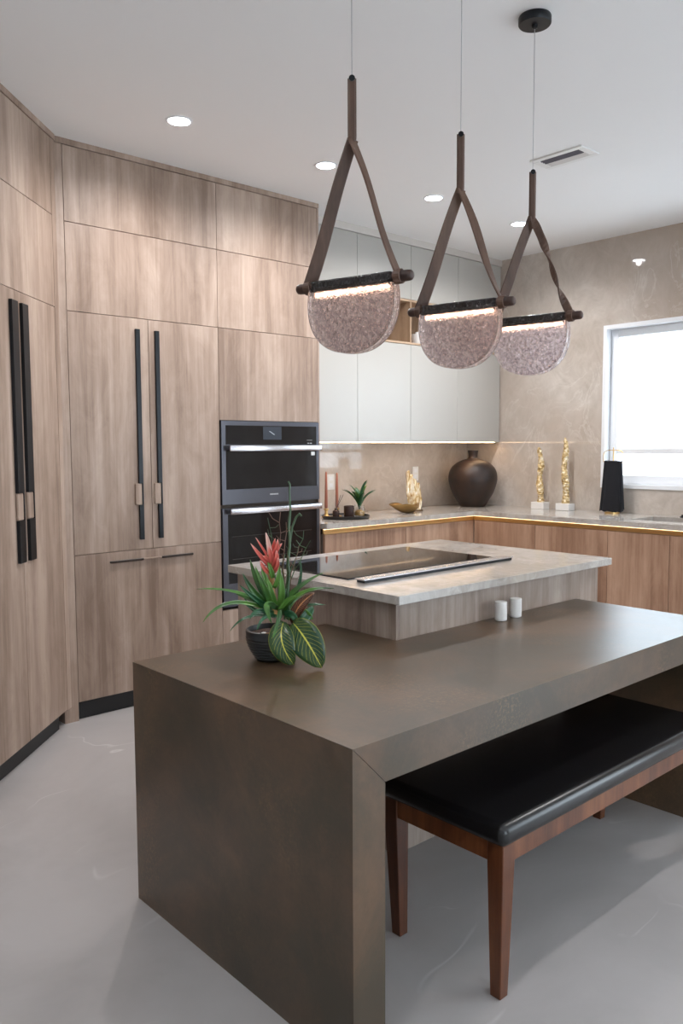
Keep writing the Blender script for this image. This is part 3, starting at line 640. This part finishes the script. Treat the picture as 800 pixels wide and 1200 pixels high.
# ------------------------------------------------------------------ potted arrangement
PXc, PYc = 1.563, 2.063
t = thing('potted_bromeliad', 'black ribbed bowl planted with coral bromeliad, croton leaves and tall stems', 'potted plant', (PXc, PYc, TZ))
prof = [(0, 0), (.046, 0), (.052, .002)]
for k in range(8):
    q = k / 7; r_ = .058 + .026 * math.sin(q * math.pi * .5); z = .010 + q * .066; prof += [(r_ + .0010, z), (r_ - .0006, z + .0045)]
prof += [(.085, .092), (.084, .099), (.078, .101), (.076, .096), (.074, .080), (0, .078)]
obj('pot', lathe(prof, PXc, PYc, TZ + .0005, 56), POT, t, smooth=True)
so = obj('soil', lathe([(0, .092), (.03, .091), (.06, .088), (.0735, .084), (.0735, .081), (0, .081)], PXc, PYc, TZ), SOIL, t, smooth=True)
for k in range(9):
    a = R(200 + k * 17); r_ = .045 + .014 * random.random(); b_ = bmesh.new(); bmesh.ops.create_icosphere(b_, subdivisions=2, radius=.009 + .004 * random.random())
    bmesh.ops.transform(b_, matrix=Matrix.Translation((PXc + r_ * math.cos(a), PYc + r_ * math.sin(a), TZ + .092)) @ Matrix.Diagonal((1.2, .9, .7, 1)), verts=b_.verts[:]); obj('pebble', b_, PEBBLE if k % 3 else STONEW, t, smooth=True)
rtv = Vector((.743, -.669, 0)); twd = Vector((-.669, -.743, 0))
def P3(r_, d, z): return Vector((PXc, PYc, TZ)) + rtv * r_ + twd * d + Vector((0, 0, z))
SC = 1 / 372.0
DD = .669 * PXc + .743 * PYc
def px(u, v, d=0.0): return P3(((u - 400) * (DD - d) - (322 - 400) * DD) / 951.5, d, max(.003, .6822 - (v - 524) * (DD - d) / 951.5))   # plan of the arrangement: r to the right, d towards the viewer
def L_(base, mid, tip, w, mt, d=(0, 0, 0), shape='blade', hint=None, fold=.2, name='leaf', n=12):
    pts = bez(px(*base, d[0]), px(*mid, d[1]), px(*tip, d[2]), n)
    obj(name, leaf(pts, w, hint or (twd * .6 + Vector((0, 0, .8))), fold, shape), mt, t, solid=.0009)
# rosette and strap leaves
L_((330, 722), (292, 688), (233, 691), .014, LEAFG, (0, .05, .09))
L_((328, 722), (268, 690), (240, 731), .019, LEAFG, (0, .08, .14))
L_((326, 726), (290, 716), (272, 742), .011, LEAFD, (0, .06, .10))
L_((330, 720), (345, 690), (384, 672), .022, LEAFG, (0, .0, -.03))
L_((335, 722), (350, 688), (396, 691), .020, LEAFG, (0, .05, .07), name='leaf')
L_((338, 722), (360, 708), (386, 711), .016, LEAFD, (0, .04, .07))
for bs, md, tp, w_, mt_, dd_ in (((328, 718), (300, 700), (288, 672), .030, LEAFG, (0, .03, .04)), ((327, 716), (305, 690), (297, 656), .030, LEAFG, (0, .0, -.02)), ((325, 718), (304, 706), (284, 686), .026, LEAFD, (0, .05, .06)),
        ((330, 716), (338, 695), (331, 668), .028, LEAFL, (0, .03, .02)), ((324, 718), (318, 700), (308, 674), .030, LEAFG, (0, .04, .05)), ((332, 720), (338, 700), (345, 678), .024, LEAFG, (0, .0, -.02)),
        ((328, 714), (308, 700), (322, 733), .030, LEAFG, (.02, .08, .09)), ((332, 716), (331, 730), (322, 752), .018, LEAFG, (.04, .10, .10)), ((322, 722), (298, 722), (289, 700), .020, LEAFD, (0, -.03, -.05)),
        ((336, 722), (352, 716), (352, 742), .030, LEAFD, (.03, .07, .05)), ((334, 722), (346, 708), (362, 698), .022, LEAFG, (0, -.03, -.04)), ((326, 716), (312, 690), (303, 664), .026, LEAFL, (0, .01, .01)),
        ((324, 720), (300, 712), (296, 728), .020, LEAFD, (.02, .08, .09)), ((328, 716), (322, 695), (316, 676), .024, LEAFG, (.01, .04, .03)), ((322, 720), (296, 700), (279, 697), .018, LEAFG, (0, .03, .03)), ((330, 718), (342, 700), (351, 700), .02, LEAFL, (.01, .05, .06)), ((328, 724), (310, 718), (304, 742), .016, LEAFD, (.03, .09, .09))):
    L_(bs, md, tp, w_, mt_, dd_, 'lance', twd)
L_((318, 726), (300, 716), (286, 706), .014, LEAFD, (0, -.03, -.05))
L_((336, 720), (362, 690), (356, 655), .013, LEAFD, (0, -.05, -.06))
L_((340, 728), (352, 712), (371, 728), .040, LEAFL, (0, .01, .02), 'oval', twd)
# flower
obj('flower_stalk', tube(bez(px(326, 722), px(323, 690), px(320, 650)), [.010 + .003 * math.sin(i) for i in range(11)], 10), FLSTALK, t, smooth=True)
for b0, m0, t0, w_, d in (((321, 664), (312, 655), (298, 637), .019, (0.01, .03, .05)), ((321, 658), (314, 645), (304, 630), .010, (0, .0, -.01)), ((322, 656), (330, 645), (330, 632), .022, (.01, .03, .04)),
                          ((322, 655), (330, 642), (335, 637), .015, (0, -.02, -.03)), ((322, 660), (316, 652), (312, 652), .016, (.01, .04, .05)), ((323, 668), (331, 656), (328, 645), .022, (.01, .035, .03)), ((321, 674), (312, 666), (309, 657), .018, (.01, .035, .04)),
                          ((323, 664), (323, 650), (319, 640), .022, (.01, .04, .05)), ((324, 672), (331, 664), (330, 654), .018, (.01, .03, .04)), ((323, 650), (325, 640), (327, 631), .016, (0, .02, .03))):
    obj('bract', leaf(bez(px(*b0, d[0]), px(*m0, d[1]), px(*t0, d[2]), 9), w_, twd, .35, 'lance'), FLOWER, t, solid=.001)
o = obj('bract', leaf(bez(px(321, 652, .01), px(320, 638, .03), px(316, 624, .03), 9), .020, twd, .35, 'lance'), mat('cream_bract', (.80, .50, .42), .4), t, solid=.001); o['label'] = 'cream tipped centre bract'
for b0, m0, t0 in (((323, 690), (312, 678), (311, 664)), ((325, 690), (333, 678), (331, 662)), ((324, 678), (322, 668), (318, 658))):
    obj('bract', leaf(bez(px(*b0, .012), px(*m0, .03), px(*t0, .02), 8), .020, twd, .3, 'lance'), LEAFL, t, solid=.001)
# croton leaves
L_((336, 731), (326, 755), (348, 783), .080, CROTON, (.06, .12, .112), 'oval', twd, .12, 'croton_leaf', 18)
L_((347, 732), (362, 748), (381, 787), .104, CROTON, (.06, .12, .130), 'oval', twd, .10, 'croton_leaf', 18)
L_((347, 733), (348, 712), (373, 696), .038, CROTONR, (.03, .06, .06), 'oval', twd, .12, 'croton_leaf', 16)
L_((350, 732), (362, 728), (371, 712), .034, LEAFD, (.02, .03, .0), 'oval', twd)
# tall stems
def wob(p0, p1, n, a, d0=0, d1=0):
    return [px(p0[0] + (p1[0] - p0[0]) * i / n + a * math.sin(i * 1.7), p0[1] + (p1[1] - p0[1]) * i / n, d0 + (d1 - d0) * i / n) for i in range(n + 1)]
obj('tall_stem', tube(wob((341, 728), (345, 575), 14, .8, 0, -.03) + [px(345, 568, -.03), px(343, 564, -.03)], [.0045] * 12 + [.003] * 5, 8), STEM, t, smooth=True)
obj('tall_stem', tube(wob((337, 728), (343, 640), 8, .8, -.01, -.03) + [px(347, 618, -.03), px(352, 606, -.03), px(356, 602, -.03), px(358, 605, -.03)], .0035, 8), STEM, t, smooth=True)
obj('tall_stem', tube(wob((333, 726), (337, 650), 8, 1.0, .0, -.05), .003, 8), STEM, t, smooth=True)
random.seed(12)
for k, (bx, tx, ty) in enumerate(((330, 318, 607), (331, 332, 600), (336, 340, 612), (338, 362, 622), (340, 356, 640), (334, 346, 655), (339, 368, 634))):
    b_ = newbm(); main = [px(bx + (tx - bx) * (i / 9) ** 1.6 + random.uniform(-2, 2), 712 + (ty - 712) * i / 9, -.02 - .006 * i * (1 if k % 2 else -.6)) for i in range(10)]
    tube(main, [.0022 - .00015 * i for i in range(10)], 5, b_)
    for j in (4, 6, 7, 8):
        s = random.choice((-1, 1)); p = main[j]; e = p + rtv * s * random.uniform(.012, .035) + Vector((0, 0, random.uniform(.01, .035))) + twd * random.uniform(-.02, .02)
        tube([p, (p + e) / 2 + rtv * s * .004 - Vector((0, 0, .004)), e], [.0012, .001, .0007], 4, b_)
    obj('twig', b_, TWIG if k % 3 else STEM, t)

# ------------------------------------------------------------------ objects on the perimeter worktop
Z = KZ + .0006
VX, VY = 5.50, 4.40; vp = [(.10, 0), (.106, .006), (.127, .04), (.160, .09), (.186, .146), (.204, .21), (.207, .25), (.200, .295), (.176, .34), (.135, .375), (.085, .398), (.052, .408), (.041, .418), (.040, .445), (.045, .474), (.043, .480), (.035, .478)]
def smoothprof(p, n=3):
    out = []
    for i in range(len(p) - 1):
        p0 = p[max(i - 1, 0)]; p1 = p[i]; p2 = p[i + 1]; p3 = p[min(i + 2, len(p) - 1)]
        for k in range(n):
            s = k / n; out.append(tuple(max(0, .5 * ((2 * p1[c]) + (-p0[c] + p2[c]) * s + (2 * p0[c] - 5 * p1[c] + 4 * p2[c] - p3[c]) * s * s + (-p0[c] + 3 * p1[c] - 3 * p2[c] + p3[c]) * s ** 3)) for c in (0, 1)))
    return out + [p[-1]]
o = obj('vase', lathe([(0, 0)] + smoothprof(vp) + [(.034, .42), (0, .41)], VX, VY, Z, 64), VASE, smooth=True); tag(o, 'large round dark bronze vase with a short neck in the worktop corner', 'vase')

for x, y, h, lab, sd in ((5.68, 3.842, .45, 'shorter gnarled gold candlestick on a white marble block, next to the vase', 3), (5.68, 3.608, .525, 'taller gnarled gold candlestick on a white marble block', 8)):
    t = thing('gold_sculpture', lab, 'candlestick', (x, y, KZ), 0, 'gold candlesticks by the window wall')
    obj('base', box(x - .045, x + .045, y - .06, y + .06, Z, Z + .055, bev=.002), BLOCKW, t)
    random.seed(sd); pts = []; rr = []; n = 60
    b_ = bmesh.new(); rings = []
    for i in range(n + 1):
        q = i / n; cx_ = x + .008 * math.sin(q * 7 + sd); cy_ = y + .018 * (q - .3) + .006 * math.sin(q * 11 + sd); base_r = .029 - .009 * q + .004 * math.sin(q * 17 + sd)
        if q > .93: base_r *= max(.05, (1 - q) / .07) ** .6
        rings.append([b_.verts.new((cx_ + (base_r * (1 + random.uniform(-.22, .22))) * math.cos(k * math.pi / 5), cy_ + (base_r * (1 + random.uniform(-.22, .22))) * math.sin(k * math.pi / 5), Z + .055 + q * h)) for k in range(10)])
    for a, c_ in zip(rings, rings[1:]):
        for k in range(10): b_.faces.new((a[k], a[(k + 1) % 10], c_[(k + 1) % 10], c_[k]))
    b_.faces.new(rings[0]); b_.faces.new(rings[-1]); bmesh.ops.recalc_face_normals(b_, faces=b_.faces[:]); obj('twisted_stem', b_, GOLDLEAF, t)

# towel on gold loop stand
TXc, TYc = 5.66, 3.185
t = thing('towel_stand', 'gold loop stand on the worktop in front of the window', 'towel holder', (TXc, TYc, KZ))
obj('base', lathe([(0, 0), (.055, 0), (.055, .012), (0, .012)], TXc, TYc, Z), GOLD, t, smooth=True)
obj('post', tube([(TXc, TYc, Z + .011), (TXc, TYc, Z + .50)], .004, 10), GOLD, t, smooth=True)
lp = []
for i in range(41):
    a = 2 * math.pi * i / 40; c_, s_ = math.cos(a), math.sin(a); lp.append((TXc, TYc + .082 * abs(c_) ** .6 * (1 if c_ > 0 else -1), Z + .425 + .055 * abs(s_) ** .6 * (1 if s_ > 0 else -1)))
obj('loop', tube(lp, .003, 8), GOLD, t, smooth=True)
b_ = bmesh.new(); n = 28; top = Z + .395
def towel_ring(q):
    w_ = .072 + .022 * q; dd = .020 + .018 * q; out = []
    for k in range(n):
        a = 2 * math.pi * k / n; c_, s_ = math.cos(a), math.sin(a); fold = .006 * math.sin(k * 2.3) * q
        out.append((TXc + (dd + fold) * abs(s_) ** .5 * (1 if s_ > 0 else -1), TYc + .006 * q + (w_ + fold) * abs(c_) ** .7 * (1 if c_ > 0 else -1), 0))
    return out
rings = []
for i in range(15):
    q = i / 14; rg = towel_ring(q); zz = top - q * .378
    rings.append([b_.verts.new((p[0], p[1], zz + (.006 * math.sin(k * 1.9) if i in (0, 14) else 0) + (.018 if i == 14 and k % 28 < 14 else 0))) for k, p in enumerate(rg)])
for a, c_ in zip(rings, rings[1:]):
    for k in range(n): f_ = b_.faces.new((a[k], a[(k + 1) % n], c_[(k + 1) % n], c_[k]))
b_.faces.new(rings[0]); b_.faces.new(rings[-1]); bmesh.ops.recalc_face_normals(b_, faces=b_.faces[:])
o = obj('towel', b_, CLOTH, smooth=True); tag(o, 'black towel hanging folded from the gold loop stand', 'towel')

# golden leaf dish and crystal sculpture
CX, CY = 4.77, 4.40
b_ = bmesh.new(); random.seed(4); cols = 13; rows = 22; gf = []; gb = []
for side in (0, 1):
    grid = []
    for i in range(rows + 1):
        q = i / rows; row = []
        for j in range(cols + 1):
            s = j / cols - .5; wid = .10 + .10 * min(1, q * 2.2) - .05 * q; hgt = .34 * q
            xx = s * wid - .03 * q + .005; ridge = .014 * math.sin(s * 34 + q * 3) + random.uniform(-.003, .003)
            top_ = hgt * (1 - .12 * abs(math.sin(s * 13 + 1)) - .38 * (s + .5) ** 1.3); yy = (-.022 if side == 0 else .022) * (1 - .55 * q) * (1 - (2 * s) ** 4 * .8) + ridge * .7
            row.append(b_.verts.new((CX + xx, CY + yy, Z + .012 + top_)))
        grid.append(row)
    for i in range(rows):
        for j in range(cols): b_.faces.new((grid[i][j], grid[i][j + 1], grid[i + 1][j + 1], grid[i + 1][j]))
    (gf if side == 0 else gb).append(grid)
F, B = gf[0], gb[0]
for i in range(rows): b_.faces.new((F[i][0], F[i + 1][0], B[i + 1][0], B[i][0])); b_.faces.new((F[i][cols], F[i + 1][cols], B[i + 1][cols], B[i][cols]))
for j in range(cols): b_.faces.new((F[0][j], F[0][j + 1], B[0][j + 1], B[0][j])); b_.faces.new((F[rows][j], F[rows][j + 1], B[rows][j + 1], B[rows][j]))
bmesh.ops.recalc_face_normals(b_, faces=b_.faces[:])
t = thing('crystal_sculpture', 'upright golden ribbed crystal slab sculpture on the worktop beside the gold dish', 'sculpture', (CX, CY, KZ))
obj('slab', b_, CRYSTAL, t); obj('foot', lathe([(0, 0), (.055, 0), (.05, .012), (0, .013)], CX + .02, CY, Z), mat('dark_bronze', (.10, .06, .03), .35, .8), t, smooth=True)
DXc, DYc = 4.585, 4.30; b_ = bmesh.new(); rings = []
for i in range(9):
    q = i / 8; rg = []
    for k in range(28):
        a = 2 * math.pi * k / 28; rr_ = .02 + .085 * q + .016 * q * q * math.sin(3 * a + .6) + (.045 * q * max(0, math.cos(a - R(165))) ** 6); rg.append(b_.verts.new((DXc + rr_ * math.cos(a) * 1.1, DYc + rr_ * math.sin(a) * .8, Z + .002 + .062 * q ** 1.7 + .014 * q * math.sin(3 * a + 2) + .02 * q * max(0, math.cos(a - R(165))) ** 4)))
    rings.append(rg)
for a, c_ in zip(rings, rings[1:]):
    for k in range(28): b_.faces.new((a[k], a[(k + 1) % 28], c_[(k + 1) % 28], c_[k]))
b_.faces.new(rings[0]); bmesh.ops.recalc_face_normals(b_, faces=b_.faces[:])
o = obj('leaf_dish', b_, mat('antique_gold', (.30, .19, .075), .32, .9), smooth=True, solid=.003); tag(o, 'antique gold leaf-shaped dish on the worktop', 'dish')

# tray group
TCX, TCY = 3.955, 4.325
o = obj('round_tray', lathe([(0, 0), (.160, 0), (.170, .006), (.175, .022), (.170, .023), (.164, .010), (0, .009)], TCX, TCY, Z, 64), TRAYM, smooth=True); tag(o, 'round black tray on the worktop beside the oven column', 'tray')
ZT = Z + .0098
for x, y, h, lab in ((3.835, 4.40, .265, 'left terracotta taper candle in a brass holder on the black tray'), (3.925, 4.385, .255, 'right terracotta taper candle in a brass holder, beside the dark votive')):
    t = thing('taper_candle', lab, 'candle', (x, y, ZT), 0, 'taper candles on the tray')
    obj('holder', lathe([(0, 0), (.035, 0), (.036, .004), (.02, .010), (.012, .02), (.011, .045), (.019, .055), (.018, .062), (.010, .063), (0, .063)], x, y, ZT), GOLD, t, smooth=True)
    obj('taper', lathe([(0, .0635), (.0095, .0635), (.0115, .08), (.0095, .063 + h * .6), (.007, .063 + h - .01), (.002, .063 + h), (0, .063 + h)], x, y, ZT), CANDLE, t, smooth=True)
o = obj('votive', lathe([(0, 0), (.036, 0), (.038, .003), (.038, .078), (.035, .080), (.034, .070), (0, .068)], 3.965, 4.30, ZT), VOTIVE, smooth=True); tag(o, 'dark brown votive candle cup on the black tray', 'candle')
t = thing('reed_diffuser', 'small dark bottle holding reeds at the left of the black tray', 'diffuser', (3.83, 4.29, ZT))
obj('bottle', lathe([(0, 0), (.022, 0), (.024, .004), (.024, .05), (.011, .058), (.011, .07), (0, .07)], 3.83, 4.29, ZT), VOTIVE, t, smooth=True)
for dx, dy in ((.03, -.02), (.045, -.028), (.01, .01)): obj('reed', tube([(3.83, 4.29, ZT + .06), (3.83 + dx, 4.29 + dy, ZT + .165)], .0018, 6), STICK, t)
JX, JY = 4.055, 4.285
t = thing('jar_plant', 'small green plant in a glass jar of amber stones on the tray', 'potted plant', (JX, JY, ZT))
obj('jar', lathe([(0, 0), (.036, 0), (.041, .006), (.042, .05), (.036, .066), (.036, .080), (.038, .083), (.0345, .083), (.0335, .066), (.039, .05), (.038, .008), (0, .004)], JX, JY, ZT), CLEAR, t, smooth=True)
obj('stones', lathe([(0, .0045), (.034, .008), (.037, .03), (.03, .04), (.012, .046), (0, .047)], JX, JY, ZT), AMBER, t, smooth=True)
random.seed(21)
for k in range(15):
    a = R(k * 137.5); out = .05 + .06 * random.random(); hh = .17 - out * .55 + random.uniform(0, .05) + (.04 if k in (2, 5) else 0); d_ = Vector((math.cos(a), math.sin(a), 0))
    b0 = Vector((JX, JY, ZT + .05)); pts = bez(b0, b0 + d_ * out * .35 + Vector((0, 0, hh * .8)), b0 + d_ * out * 1.25 + Vector((0, 0, hh)), 8)
    obj('leaf', leaf(pts, .032, Vector((0, 0, 1)) + d_ * -1, .2, 'oval'), LEAFD if k % 3 else LEAFG, t, solid=.0008)
